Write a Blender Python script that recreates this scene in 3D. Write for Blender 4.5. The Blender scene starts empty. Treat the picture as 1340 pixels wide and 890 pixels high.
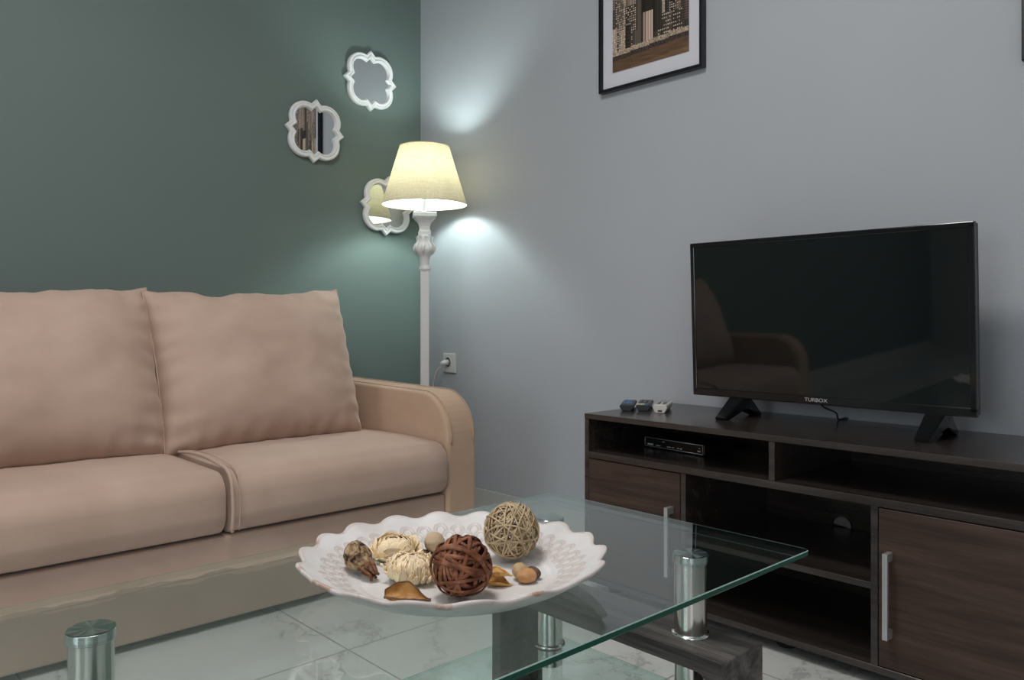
import bpy, bmesh, math, random
import numpy as np
from mathutils import Vector, Matrix, noise
random.seed(7)
PI = math.pi
scene = bpy.context.scene
COL = scene.collection

# ------------------------------------------------------------------ camera geometry
# world: grey wall is x = WX, green wall is y = WY, camera stands at x = y = 0
F, YAW, HZ, CH = 1046.0, 0.749, 416.0, 0.78
SA, CA = math.sin(YAW), math.cos(YAW)
WX, WY = 2.133, 2.894

def at(px, py, x=None, y=None, z=None):
    """point of the place seen at (px, py) on a known wall / floor / top plane"""
    s = (px - 670.0) / F
    t = -(py - HZ) / F
    rx, ry = SA + CA * s, CA - SA * s
    if x is not None: d = x / rx
    elif y is not None: d = y / ry
    else: d = (z - CH) / t
    return Vector((rx * d, ry * d, CH + t * d))

cam_d = bpy.data.cameras.new('camera')
cam = bpy.data.objects.new('camera', cam_d); COL.objects.link(cam)
cam.location = (0, 0, CH); cam.rotation_euler = (PI / 2, 0, -YAW)
cam_d.sensor_width = 36; cam_d.lens = F / 1340 * 36
cam_d.shift_y = -(445 - HZ) / 1340
cam_d.clip_start = 0.02
scene.camera = cam
vs = scene.view_settings
vs.view_transform = 'Standard'; vs.look = 'None'; vs.gamma = 1; vs.exposure = 0.12
vs.use_curve_mapping = False
scene.cycles.max_bounces = 10
scene.cycles.transparent_max_bounces = 24
scene.cycles.sample_clamp_indirect = 4
scene.cycles.caustics_reflective = False
scene.cycles.caustics_refractive = False

# ------------------------------------------------------------------ materials
class NT:
    def __init__(self, name):
        self.m = bpy.data.materials.new(name); self.m.use_nodes = True
        self.t = self.m.node_tree; self.n = self.t.nodes; self.l = self.t.links
        self.b = self.n['Principled BSDF']; self.out = self.n['Material Output']
    def node(self, typ, ins=None, **kw):
        nd = self.n.new(typ)
        for k, v in kw.items(): setattr(nd, k, v)
        for k, v in (ins or {}).items():
            if isinstance(v, tuple) and len(v) == 2 and hasattr(v[0], 'outputs'):
                self.l.new(v[0].outputs[v[1]], nd.inputs[k])
            else: nd.inputs[k].default_value = v
        return nd
    def set(self, **kw):
        for k, v in kw.items():
            k = {'base': 'Base Color', 'rough': 'Roughness', 'metal': 'Metallic', 'spec': 'Specular IOR Level',
                 'sheen': 'Sheen Weight', 'coat': 'Coat Weight', 'normal': 'Normal', 'emis': 'Emission Color',
                 'estr': 'Emission Strength', 'aniso': 'Anisotropic', 'tangent': 'Tangent', 'sss': 'Subsurface Weight',
                 'srough': 'Sheen Roughness', 'stint': 'Sheen Tint'}[k]
            if isinstance(v, tuple) and len(v) == 2 and hasattr(v[0], 'outputs'):
                self.l.new(v[0].outputs[v[1]], self.b.inputs[k])
            else: self.b.inputs[k].default_value = v
        return self
    def coord(self, scale=(1, 1, 1), rot=(0, 0, 0), out='Object'):
        tc = self.node('ShaderNodeTexCoord')
        return self.node('ShaderNodeMapping', {'Vector': (tc, out), 'Scale': scale, 'Rotation': rot})
    def noise(self, vec, scale=5, detail=4, rough=.5, dist=0):
        return self.node('ShaderNodeTexNoise', {'Vector': (vec, 'Vector'), 'Scale': scale, 'Detail': detail,
                                                'Roughness': rough, 'Distortion': dist})
    def ramp(self, src, stops, out='Fac'):
        r = self.node('ShaderNodeValToRGB', {'Fac': (src, out)})
        e = r.color_ramp.elements
        while len(e) > 1: e.remove(e[-1])
        e[0].position, e[0].color = stops[0][0], (*stops[0][1], 1)
        for p, c in stops[1:]:
            k = e.new(p); k.color = (*c, 1)
        return r
    def bump(self, src, out='Fac', strength=.2, dist=.002):
        return self.node('ShaderNodeBump', {'Height': (src, out), 'Strength': strength, 'Distance': dist})

def c4(c): return (*c, 1)
def plain(name, col, rough=.5, metal=0, spec=.5, bump=None):
    n = NT(name); n.set(base=c4(col), rough=rough, metal=metal, spec=spec)
    if bump:
        v = n.coord(); t = n.noise(v, bump[0], 5); n.set(normal=(n.bump(t, 'Fac', bump[1], .002), 'Normal'))
    return n.m

def paint(name, col, var=.04):
    n = NT(name); v = n.coord()
    t = n.noise(v, 1.3, 3)
    r = n.ramp(t, [(.3, tuple(c * (1 - var) for c in col)), (.7, tuple(c * (1 + var) for c in col))])
    fine = n.noise(v, 180, 3)
    n.set(base=(r, 'Color'), rough=.55, spec=.3, normal=(n.bump(fine, 'Fac', .12, .001), 'Normal'))
    return n.m

def wood(name, dark, light, axis='y', rough=.45, scale=1.0, contrast=(.35, .68), spec=.35):
    n = NT(name)
    sc = {'x': (1.6, 26, 26), 'y': (26, 1.6, 26), 'z': (26, 26, 1.6)}[axis]
    v = n.coord(tuple(s * scale for s in sc))
    a = n.noise(v, 1.0, 6, .62, .6)
    v2 = n.coord(tuple(s * scale * 5 for s in sc))
    b = n.noise(v2, 1.0, 3, .5)
    mx = n.node('ShaderNodeMath', {0: (a, 'Fac'), 1: (b, 'Fac')}, operation='MULTIPLY_ADD')
    mx.inputs[2].default_value = 0
    ad = n.node('ShaderNodeMath', {0: (a, 'Fac'), 1: (mx, 'Value')}, operation='ADD')
    sc2 = n.node('ShaderNodeMath', {0: (ad, 'Value'), 1: .66}, operation='MULTIPLY')
    r = n.ramp(sc2, [(contrast[0], dark), (contrast[1], light)], 'Value')
    n.set(base=(r, 'Color'), rough=rough, spec=spec, normal=(n.bump(b, 'Fac', .12, .0008), 'Normal'))
    return n.m

def suede(name, col, col2):
    n = NT(name); v = n.coord()
    big = n.noise(v, 5.5, 5, .55, .3)
    fine = n.noise(v, 420, 2)
    r = n.ramp(big, [(.32, col2), (.68, col)])
    mid = n.noise(v, 35, 4)
    bm = n.bump(mid, 'Fac', .12, .002)
    b2 = n.node('ShaderNodeBump', {'Height': (fine, 'Fac'), 'Strength': .15, 'Distance': .0006, 'Normal': (bm, 'Normal')})
    n.set(base=(r, 'Color'), rough=.9, spec=.12, sheen=.35, srough=.45, normal=(b2, 'Normal'))
    n.b.inputs['Sheen Tint'].default_value = (1, .86, .78, 1)
    return n.m

def floor_mat():
    n = NT('polished_marble_tile'); v = n.coord()
    warp = n.noise(v, 1.6, 6, .6)
    add = n.node('ShaderNodeVectorMath', {0: (v, 'Vector'), 1: (warp, 'Color')}, operation='ADD')
    vein = n.node('ShaderNodeTexNoise', {'Vector': (add, 'Vector'), 'Scale': 2.1, 'Detail': 7, 'Roughness': .55, 'Distortion': .8})
    ab = n.node('ShaderNodeMath', {0: (vein, 'Fac'), 1: .5}, operation='SUBTRACT')
    ab2 = n.node('ShaderNodeMath', {0: (ab, 'Value')}, operation='ABSOLUTE')
    r = n.ramp(ab2, [(0.0, (.42, .42, .40)), (.012, (.60, .61, .59)), (.06, (.66, .67, .655)), (.25, (.69, .70, .685))], 'Value')
    br = n.node('ShaderNodeTexBrick', {'Vector': (v, 'Vector'), 'Scale': 1.0, 'Mortar Size': .0022, 'Mortar Smooth': 0.0,
                                       'Brick Width': .6, 'Row Height': .6, 'Color1': (0, 0, 0, 1), 'Color2': (0, 0, 0, 1),
                                       'Mortar': (1, 1, 1, 1)}, offset=0.0, squash=1.0)
    mx = n.node('ShaderNodeMix', {0: (br, 'Fac'), 6: (r, 'Color'), 7: (.30, .29, .27, 1)}, data_type='RGBA')
    rr = n.node('ShaderNodeMapRange', {'Value': (br, 'Fac'), 'To Min': .09, 'To Max': .6})
    n.set(base=(mx, 2), rough=(rr, 'Result'), spec=.5)
    return n.m

def glass_mat(name, tint, refl=1.0):
    """clear pane: tinted pass-through plus the Fresnel reflection of each face"""
    n = NT(name); n.n.remove(n.b)
    geo = n.node('ShaderNodeNewGeometry')
    ior = n.node('ShaderNodeMapRange', {'Value': (geo, 'Backfacing'), 'To Min': 1.5, 'To Max': 1 / 1.5})
    fr = n.node('ShaderNodeFresnel', {'IOR': (ior, 'Result')})
    fm = n.node('ShaderNodeMath', {0: (fr, 'Fac'), 1: refl}, operation='MULTIPLY')
    tr = n.node('ShaderNodeBsdfTransparent', {'Color': c4(tint)})
    gl = n.node('ShaderNodeBsdfGlossy', {'Roughness': .012, 'Color': (.97, 1, .99, 1)})
    mx = n.node('ShaderNodeMixShader', {0: (fm, 'Value'), 1: (tr, 'BSDF'), 2: (gl, 'BSDF')})
    n.l.new(mx.outputs[0], n.out.inputs['Surface'])
    return n.m

def lampshade_mat():
    n = NT('linen_shade'); n.n.remove(n.b)
    v = n.coord((1, 1, 1))
    w1 = n.node('ShaderNodeTexNoise', {'Vector': (n.coord((260, 260, 14)), 'Vector'), 'Scale': 1, 'Detail': 2})
    w2 = n.node('ShaderNodeTexNoise', {'Vector': (n.coord((14, 14, 320)), 'Vector'), 'Scale': 1, 'Detail': 2})
    ad = n.node('ShaderNodeMath', {0: (w1, 'Fac'), 1: (w2, 'Fac')}, operation='ADD')
    hf = n.node('ShaderNodeMath', {0: (ad, 'Value'), 1: .5}, operation='MULTIPLY')
    r = n.ramp(hf, [(.35, (.52, .45, .33)), (.65, (.66, .58, .44))], 'Value')
    r2 = n.ramp(hf, [(.35, (.62, .47, .24)), (.65, (.80, .66, .43))], 'Value')
    geo = n.node('ShaderNodeNewGeometry')
    sd = n.node('ShaderNodeMix', {0: (geo, 'Backfacing'), 6: (r, 'Color'), 7: (.84, .84, .80, 1)}, data_type='RGBA')
    df = n.node('ShaderNodeBsdfDiffuse', {'Color': (sd, 2)})
    tl = n.node('ShaderNodeBsdfTranslucent', {'Color': (r2, 'Color')})
    mx = n.node('ShaderNodeMixShader', {0: .082, 1: (df, 'BSDF'), 2: (tl, 'BSDF')})
    n.l.new(mx.outputs[0], n.out.inputs['Surface'])
    return n.m

def emit(name, col, s):
    n = NT(name); n.set(base=c4(col), emis=c4(col), estr=s); return n.m

def metal_radial(name, col, rough=.22, aniso=.9):
    n = NT(name)
    tg = n.node('ShaderNodeTangent', direction_type='RADIAL', axis='Z')
    n.set(base=c4(col), metal=1, rough=rough, aniso=aniso, tangent=(tg, 'Tangent'))
    return n.m

def vcol_mat(name, rough=.6, spec=.3, bump=None):
    n = NT(name); a = n.node('ShaderNodeVertexColor', layer_name='Col')
    n.set(base=(a, 'Color'), rough=rough, spec=spec)
    if bump:
        t = n.noise(n.coord(), bump[0], 4); n.set(normal=(n.bump(t, 'Fac', bump[1], .002), 'Normal'))
    return n.m

def mottled(name, stops, scale, rough=.7, bump=.4, bscale=None, dist=.3, detail=5):
    n = NT(name); v = n.coord(); t = n.noise(v, scale, detail, .6, dist)
    r = n.ramp(t, stops); b = n.noise(v, bscale or scale * 2, 4)
    n.set(base=(r, 'Color'), rough=rough, spec=.25, normal=(n.bump(b, 'Fac', bump, .002), 'Normal'))
    return n.m

def ceramic_mat():
    n = NT('glazed_ceramic'); v = n.coord()
    a = n.node('ShaderNodeVertexColor', layer_name='Col')      # r: rim edge, g: raised relief
    sp = n.node('ShaderNodeSeparateColor', {'Color': (a, 'Color')})
    t = n.noise(v, 26, 4, .6)
    k = n.ramp(t, [(.56, (0, 0, 0)), (.64, (1, 1, 1))])
    k2 = n.node('ShaderNodeMapRange', {'Value': (k, 'Color'), 'To Min': .30, 'To Max': 1.0})
    ed = n.node('ShaderNodeMath', {0: (k2, 'Result'), 1: (sp, 'Red')}, operation='MULTIPLY')
    wash = n.noise(v, 14, 5, .6)
    wr = n.ramp(wash, [(.35, (.66, .62, .61)), (.62, (.76, .75, .76))])
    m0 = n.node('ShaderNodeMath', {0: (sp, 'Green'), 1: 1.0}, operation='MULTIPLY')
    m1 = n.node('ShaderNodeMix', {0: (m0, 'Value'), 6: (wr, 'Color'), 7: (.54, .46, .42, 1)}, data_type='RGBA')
    m2 = n.node('ShaderNodeMix', {0: (ed, 'Value'), 6: (m1, 2), 7: (.44, .29, .22, 1)}, data_type='RGBA')
    n.set(base=(m2, 2), rough=.38, spec=.4)
    return n.m

M = {}
M['grey'] = paint('grey_wall_paint', (.43, .448, .482))
M['green'] = paint('green_wall_paint', (.148, .193, .180))
M['white_wall'] = paint('white_paint', (.55, .55, .54))
M['ceil'] = paint('ceiling_paint', (.75, .75, .74))
M['floor'] = floor_mat()
M['skirt'] = plain('skirting_tile', (.50, .50, .49), .25)
M['suede'] = suede('suede_fabric', (.53, .39, .318), (.475, .34, .272))
M['suede_arm'] = suede('suede_fabric_tan', (.56, .395, .292), (.49, .335, .235))
M['suede_in'] = suede('suede_fabric_brushed', (.50, .36, .27), (.42, .29, .21))
M['dark'] = plain('dark_plastic', (.02, .02, .02), .5)
M['wenge'] = wood('wenge_laminate', (.017, .013, .0118), (.052, .041, .037), 'y', .22, 1.0, (.3, .72), .7)
M['walnut'] = wood('walnut_laminate', (.028, .017, .013), (.088, .052, .040), 'y', .42, 1.3, (.28, .75))
M['tablewood'] = wood('ash_grey_wood', (.032, .028, .027), (.165, .142, .135), 'y', .5, 1.5)
M['alu'] = plain('brushed_aluminium', (.62, .63, .65), .35, .75)
M['chrome'] = metal_radial('brushed_chrome', (.62, .61, .58), .17, .35)
M['chrome_ring'] = plain('polished_chrome', (.85, .85, .84), .06, 1)
M['cap'] = metal_radial('spun_metal', (.55, .62, .60), .16, .97)
M['cap'].node_tree.nodes['Principled BSDF'].inputs['Anisotropic Rotation'].default_value = .25
M['glass'] = glass_mat('clear_green_glass', (.93, .968, .957), 1.3)
M['glass_low'] = glass_mat('clear_green_glass_shelf', (.88, .955, .935))
def edge_mat():
    n = NT('green_glass_edge')
    n.set(base=(.004, .075, .050, 1), rough=.12, spec=.22)
    # seen from inside the pane the edge is just clear glass; from outside it shows its green depth
    geo = n.node('ShaderNodeNewGeometry')
    tr = n.node('ShaderNodeBsdfTransparent', {'Color': (.72, .88, .82, 1)})
    mx = n.node('ShaderNodeMixShader', {0: (geo, 'Backfacing'), 1: (n.b, 'BSDF'), 2: (tr, 'BSDF')})
    n.l.new(mx.outputs[0], n.out.inputs['Surface'])
    return n.m
M['gedge'] = edge_mat()
M['gbevel'] = plain('glass_bevel_glint', (.30, .44, .40), .2)  # pale colour paints the bright line along the pane's edge
M['tvblack'] = plain('glossy_black_bezel', (.006, .006, .007), .12, 0, .5)
M['screen'] = plain('tv_screen', (.004, .006, .006), .035, 0, .6)
M['tvback'] = plain('matt_black_plastic', (.012, .012, .013), .4)
M['logo'] = plain('silver_print', (.65, .65, .66), .3, .4)
M['frameblk'] = plain('black_lacquer', (.008, .009, .012), .25)
M['mat'] = plain('white_mat_board', (.62, .62, .68), .8)
M['print'] = vcol_mat('sepia_print', .45, .3)
M['whitegloss'] = plain('white_gloss_paint', (.86, .86, .86), .32)
M['whitepole'] = plain('white_lamp_paint', (.74, .72, .71), .4, bump=(60, .06))
M['mirror'] = plain('mirror_silver', (.82, .85, .85), .015, 1)
M['shade'] = lampshade_mat()
M['bulb'] = emit('bulb_glow', (.84, 1.0, .96), 285)
M['plastic_white'] = plain('white_plastic', (.66, .66, .64), .35)
M['hole'] = plain('socket_hole', (.05, .05, .05), .6)
M['ceramic'] = ceramic_mat()
M['wick_brown'] = mottled('brown_rattan', [(.3, (.075, .024, .012)), (.52, (.20, .072, .036)), (.72, (.40, .18, .105))], 60, .6, .3)
M['wick_beige'] = mottled('straw_rattan', [(.3, (.36, .26, .15)), (.6, (.58, .45, .29)), (.75, (.68, .57, .40))], 60, .65, .3)
M['petal'] = vcol_mat('cream_wood_shaving', .8, .15, (120, .3))
M['pod'] = mottled('mottled_seed_pod', [(.40, (.03, .022, .026)), (.47, (.17, .10, .055)), (.56, (.42, .30, .17)), (.7, (.54, .44, .30))], 85, .8, .9, 140, .4)
M['pod_stem'] = mottled('reddish_stem', [(.35, (.09, .035, .02)), (.65, (.30, .15, .08))], 120, .8, .8)
M['husk'] = mottled('orange_husk', [(.3, (.30, .13, .03)), (.55, (.50, .26, .08)), (.75, (.58, .36, .14))], 60, .45, .3)
M['husk_edge'] = mottled('brown_husk_edge', [(.3, (.11, .06, .035)), (.7, (.24, .14, .08))], 90, .7, .5)
M['peel'] = mottled('dried_peel', [(.3, (.48, .20, .05)), (.5, (.72, .38, .11)), (.72, (.78, .56, .26))], 90, .6, .5)
M['nut'] = mottled('tan_nut_shell', [(.3, (.45, .22, .09)), (.6, (.62, .34, .15)), (.75, (.66, .42, .22))], 60, .5, .2)
M['nut_light'] = mottled('light_nut_shell', [(.3, (.42, .28, .15)), (.7, (.60, .44, .26))], 80, .6, .4)
M['nut_dark'] = mottled('dark_nut_shell', [(.3, (.07, .04, .03)), (.7, (.20, .13, .10))], 90, .7, .5)
M['ballwood'] = mottled('pale_wood_ball', [(.3, (.50, .37, .24)), (.7, (.62, .49, .34))], 40, .6, .15)
M['rem_black'] = plain('remote_black', (.016, .017, .02), .4)
M['rem_white'] = plain('remote_white', (.60, .59, .54), .4)
M['rem_blue'] = plain('remote_blue', (.03, .14, .36), .4)
M['rem_yellow'] = plain('remote_yellow', (.55, .55, .25), .4)
M['rem_grey'] = plain('remote_grey', (.10, .11, .12), .5)
M['lcd'] = plain('remote_display', (.26, .29, .28), .25)
M['silvertrim'] = plain('silver_trim', (.55, .55, .55), .3, .6)
M['boxprint'] = plain('panel_print', (.55, .55, .55), .5)
M['red'] = plain('ir_window', (.10, .02, .02), .3)

# ------------------------------------------------------------------ mesh helpers
class MB:
    def __init__(self): self.v = []; self.f = []; self.mi = []; self.sm = []
    def add(self, vs_, fs, mi=0, smooth=False):
        o = len(self.v); self.v += [tuple(p) for p in vs_]
        for f in fs:
            self.f.append(tuple(i + o for i in f)); self.mi.append(mi); self.sm.append(smooth)
        return self
    def from_bm(self, bm, mi=0, smooth=False, mat=None):
        bm.verts.index_update()
        vs_ = [(mat @ v.co) if mat else v.co.copy() for v in bm.verts]
        fs = [[v.index for v in f.verts] for f in bm.faces]
        bm.free(); return self.add(vs_, fs, mi, smooth)
    def box(self, lo, hi, bevel=0, seg=2, mi=0, mat=None):
        bm = bmesh.new(); bmesh.ops.create_cube(bm, size=1)
        c = [(a + b) / 2 for a, b in zip(lo, hi)]; s = [abs(b - a) for a, b in zip(lo, hi)]
        for v in bm.verts: v.co = Vector((c[0] + v.co.x * s[0], c[1] + v.co.y * s[1], c[2] + v.co.z * s[2]))
        if bevel: bmesh.ops.bevel(bm, geom=bm.edges[:], offset=bevel, segments=seg, affect='EDGES', profile=.5)
        return self.from_bm(bm, mi, False, mat)
    def prism(self, poly, a, b, axis='x', bevel=0, seg=2, mi=0, mat=None, smooth=False):
        """closed 2-D outline swept between a and b along an axis"""
        bm = bmesh.new()
        def p(u, w, t): return {'x': (t, u, w), 'y': (u, t, w), 'z': (u, w, t)}[axis]
        A = [bm.verts.new(p(u, w, a)) for u, w in poly]; B = [bm.verts.new(p(u, w, b)) for u, w in poly]
        n = len(poly); bm.faces.new(A); bm.faces.new(B[::-1])
        for i in range(n): bm.faces.new((A[i], B[i], B[(i + 1) % n], A[(i + 1) % n]))
        bmesh.ops.recalc_face_normals(bm, faces=bm.faces)
        if bevel:
            es = [e for e in bm.edges if len(e.link_faces) == 2 and e.calc_face_angle(0) > .6]
            bmesh.ops.bevel(bm, geom=es, offset=bevel, segments=seg, affect='EDGES', profile=.5)
        return self.from_bm(bm, mi, smooth, mat)
    def lathe(self, prof, c=(0, 0, 0), n=32, mi=0, smooth=True, rot=0, flat=False):
        """profile of (radius, z) turned about z; flat=True keeps it n-sided"""
        vs_ = []; fs = []
        for r, z in prof:
            for i in range(n):
                t = 2 * PI * i / n + rot
                vs_.append((c[0] + r * math.cos(t), c[1] + r * math.sin(t), c[2] + z))
        for k in range(len(prof) - 1):
            for i in range(n):
                j = (i + 1) % n
                fs.append((k * n + i, k * n + j, (k + 1) * n + j, (k + 1) * n + i))
        o = len(self.v); self.add(vs_, fs, mi, smooth and not flat)
        caps = []
        if prof[0][0] > 1e-6: caps.append(tuple(range(n))[::-1])
        if prof[-1][0] > 1e-6: caps.append(tuple((len(prof) - 1) * n + i for i in range(n)))
        for f in caps: self.add([vs_[i] for i in f], [tuple(range(len(f)))], mi, False)
        return self
    def tube(self, pts, r, n=10, closed=False, mi=0, flat=1.0, up=None):
        """round or flattened strand along points; flat = thickness / width, up(i) gives the thin direction"""
        pts = [Vector(p) for p in pts]; N = len(pts); vs_ = []; fs = []
        prev = None
        for i, p in enumerate(pts):
            a = pts[(i - 1) % N] if (closed or i > 0) else pts[i]
            b = pts[(i + 1) % N] if (closed or i < N - 1) else pts[i]
            t = (b - a).normalized()
            if up: u = up(p)
            else:
                u = prev if prev is not None else (Vector((0, 0, 1)) if abs(t.z) < .9 else Vector((1, 0, 0)))
            u = (u - t * u.dot(t)).normalized(); prev = u
            w = t.cross(u)
            rr = r(i / max(1, N - 1)) if callable(r) else r
            for k in range(n):
                q = 2 * PI * k / n
                vs_.append(p + w * (rr * math.cos(q)) + u * (rr * flat * math.sin(q)))
        M_ = N if closed else N - 1
        for i in range(M_):
            for k in range(n):
                k2 = (k + 1) % n; i2 = (i + 1) % N
                fs.append((i * n + k, i * n + k2, i2 * n + k2, i2 * n + k))
        if not closed:
            fs.append(tuple(range(n))[::-1]); fs.append(tuple((N - 1) * n + k for k in range(n)))
        return self.add(vs_, fs, mi, True)
    def rbox(self, c, s, r, n=14, fn=None, mi=0):
        """soft cushion-like box: rounded by radius r, then moved by fn(u, v, w, p)"""
        idx = {}; vs_ = []; fs = []
        h = Vector(s) / 2
        def put(a):
            key = tuple(round(x, 5) for x in a)
            if key in idx: return idx[key]
            p = Vector((a[0] * h.x, a[1] * h.y, a[2] * h.z))
            inn = Vector([max(-(h[i] - r), min(h[i] - r, p[i])) for i in range(3)])
            dv = p - inn
            if dv.length > 1e-9: p = inn + dv.normalized() * r
            if fn: p = fn(a[0], a[1], a[2], p)
            idx[key] = len(vs_); vs_.append(p + Vector(c)); return idx[key]
        # parameter steps that pack vertices near the edges
        def steps(i):
            e = min(.49, r / h[i] / 2)
            lin = [-1 + 2 * e * .5 * k / 4 * 2 for k in range(4)]
            m = [-1 + 2 * e + (2 - 4 * e) * k / n for k in range(n + 1)]
            return sorted(set([round(x, 5) for x in lin + m + [-x for x in lin]]))
        S = [steps(i) for i in range(3)]
        for ax in range(3):
            o = [i for i in range(3) if i != ax]
            for sg in (-1, 1):
                A, B = S[o[0]], S[o[1]]
                for i in range(len(A) - 1):
                    for j in range(len(B) - 1):
                        q = []
                        for (x, y) in ((A[i], B[j]), (A[i + 1], B[j]), (A[i + 1], B[j + 1]), (A[i], B[j + 1])):
                            a = [0, 0, 0]; a[ax] = sg; a[o[0]] = x; a[o[1]] = y; q.append(put(a))
                        flip = (sg > 0) == (ax == 1)
                        fs.append(q[::-1] if flip else q)
        return self.add(vs_, fs, mi, True)
    def build(self, name, mats, parent=None, origin=None, world=True):
        off = Vector((0, 0, 0))
        if parent is not None and world:
            q = parent
            while q is not None: off += q.location; q = q.parent
        if origin is not None: off = Vector(origin)
        me = bpy.data.meshes.new(name)
        me.from_pydata([(p[0] - off.x, p[1] - off.y, p[2] - off.z) for p in self.v], [], self.f)
        if not isinstance(mats, (list, tuple)): mats = [mats]
        for m in mats: me.materials.append(m)
        me.polygons.foreach_set('material_index', self.mi)
        me.polygons.foreach_set('use_smooth', self.sm)
        me.update()
        o = bpy.data.objects.new(name, me); COL.objects.link(o)
        if origin is not None: o.location = origin
        if parent is not None: o.parent = parent
        return o

def thing(name, label, cat, loc=(0, 0, 0), rotz=0, group=None):
    o = bpy.data.objects.new(name, None); COL.objects.link(o)
    o.location = loc; o.rotation_euler = (0, 0, rotz); o.empty_display_size = .05
    o['label'] = label; o['category'] = cat
    if group: o['group'] = group
    return o
def tag(o, label, cat, group=None):
    o['label'] = label; o['category'] = cat
    if group: o['group'] = group
    return o
def struct(o): o['kind'] = 'structure'; return o
def nz(p, s, seed=0): return noise.noise(Vector((p[0] * s + seed, p[1] * s + seed * 1.7, p[2] * s - seed)))
def arc(c, r, a0, a1, n): return [(c[0] + r * math.cos(a0 + (a1 - a0) * i / n), c[1] + r * math.sin(a0 + (a1 - a0) * i / n)) for i in range(n + 1)]

# ------------------------------------------------------------------ room shell
XL, YR, ZC = -4.2, -2.4, 2.65
fo = struct(MB().box((XL - .1, YR - .1, -.1), (WX + .1, WY + .1, 0)).build('floor', M['floor'], origin=(.997, 1.637, 0)))
struct(MB().box((XL - .1, YR - .1, ZC), (WX + .1, WY + .1, ZC + .1)).build('ceiling', M['ceil']))
struct(MB().box((XL, WY, 0), (WX + .1, WY + .1, ZC)).build('wall_back', M['green']))
struct(MB().box((WX, YR, 0), (WX + .1, WY, ZC)).build('wall_right', M['grey']))
struct(MB().box((XL - .1, YR, 0), (XL, WY + .1, ZC)).build('wall_left', M['white_wall']))
struct(MB().box((XL - .1, YR - .1, 0), (WX + .1, YR, ZC)).build('wall_front', M['white_wall']))
struct(MB().box((WX - .009, YR, 0), (WX, WY - .0095, .083), .0015).build('baseboard_right', M['skirt']))
struct(MB().box((XL, WY - .009, 0), (WX, WY, .083), .0015).build('baseboard_back', M['skirt']))

# ------------------------------------------------------------------ sofa
SX0, SX1, SYF = .015, 1.668, 1.962
sofa = thing('sofa', 'beige suede two seat sofa against the green wall', 'sofa', ((SX0 + SX1) / 2, 2.43, 0))
AW = .118
b = MB()
b.box((SX0 + AW + .001, SYF + .010, .018), (SX1 - AW - .001, 2.80, .228), .006)
b.build('base', M['suede'], sofa)
b = MB()
bk = [(2.70, .02), (2.86, .02), (2.86, .70), (2.83, .74), (2.78, .73), (2.72, .62)]
b.prism(bk, SX0 + .03, SX1 - .03, 'x', .015)
b.build('back_frame', M['suede'], sofa)
def arm(x0, x1):
    prof = [(SYF, .018), (SYF, .40)] + [(SYF + .135 - .135 * math.cos(t) , .40 + .142 * math.sin(t)) for t in [PI / 2 * i / 10 for i in range(1, 11)]] \
           + [(2.78, .552), (2.83, .53), (2.845, .48), (2.845, .018)]
    m = MB(); m.prism(prof, x0, x1, 'x', .012, 3)
    return m
for x0, x1 in ((SX1 - AW, SX1), (SX0, SX0 + AW)):
    a = arm(x0, x1).build('armrest', M['suede_arm'], sofa)
    # stitched seam lines along both top edges
    s = MB()
    for xx in (x0 + .014, x1 - .014):
        path = [(xx, SYF + .135 - .137 * math.cos(t), .40 + .1435 * math.sin(t)) for t in [PI / 2 * i / 14 for i in range(-1, 15)]] + [(xx, 2.4, .5475), (xx, 2.77, .5535)]
        s.tube(path, .0022, 6)
    s.build('seam', M['suede_in'], a)
def seat(x0, x1, seed):
    w, dp, hh = x1 - x0 - .002, 2.69 - (SYF - .012), .160
    def fn(u, v, w_, p):
        q = p.copy(); q.x /= 5.0
        if w_ > -.99:
            q.z += .017 * max(0, 1 - abs(u) ** 4) * max(0, 1 - (v + .25) ** 2) * (w_ + 1) / 2
        q.z -= .016 * max(0, v) * (w_ + 1) / 2
        # front edge: top rolls over, belly swells forward
        if v < -.2: q.y -= .014 * (1 - w_ ** 2) * (1 - abs(u) ** 6)
        q.z += .004 * nz((p.x, p.y, p.z), 6, seed) * (w_ + 1) / 2
        q.y += .003 * nz((p.x, p.y, p.z), 9, seed + 3)
        # cushion end drawn down at the split
        return q
    m = MB(); m.rbox(((x0 + x1) / 2, (2.69 + SYF - .012) / 2, .231 + hh / 2), (w * 5, dp, hh), .055, 22, fn)
    c = m.build('seat_cushion', M['suede'], sofa)
    return c
SM = .846
s1 = seat(SM, SX1 - AW, 1); s2 = seat(SX0 + AW, SM, 5)
m = MB()
pts = []
for t in range(0, 25):
    f_ = t / 24
    if f_ < .45:
        k = f_ / .45; pts.append((SM + .0045, SYF - .017 - .006 * math.sin(k * PI), .243 + .111 * k))
    elif f_ < .7:
        k = (f_ - .45) / .25 * PI / 2; pts.append((SM + .0045, SYF + .038 - .055 * math.cos(k), .354 + .046 * math.sin(k)))
    else:
        k = (f_ - .7) / .3; pts.append((SM + .0045, SYF + .038 + .30 * k, .400 + .012 * math.sin(k * PI)))
m.tube(pts, .0048, 8)
m.tube([(p[0] + .018, p[1] - .001, p[2] + .002) for p in pts], .0016, 6)
m.build('piping', M['suede'], s1)
for (fx, fy) in ((SX0 + .06, 2.06), (SX1 - .06, 2.06), (SX0 + .06, 2.75), (SX1 - .06, 2.75)):
    MB().lathe([(.02, 0), (.024, .003), (.024, .0195)], (fx, fy, 0), 16).build('foot', M['dark'], sofa)

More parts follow.
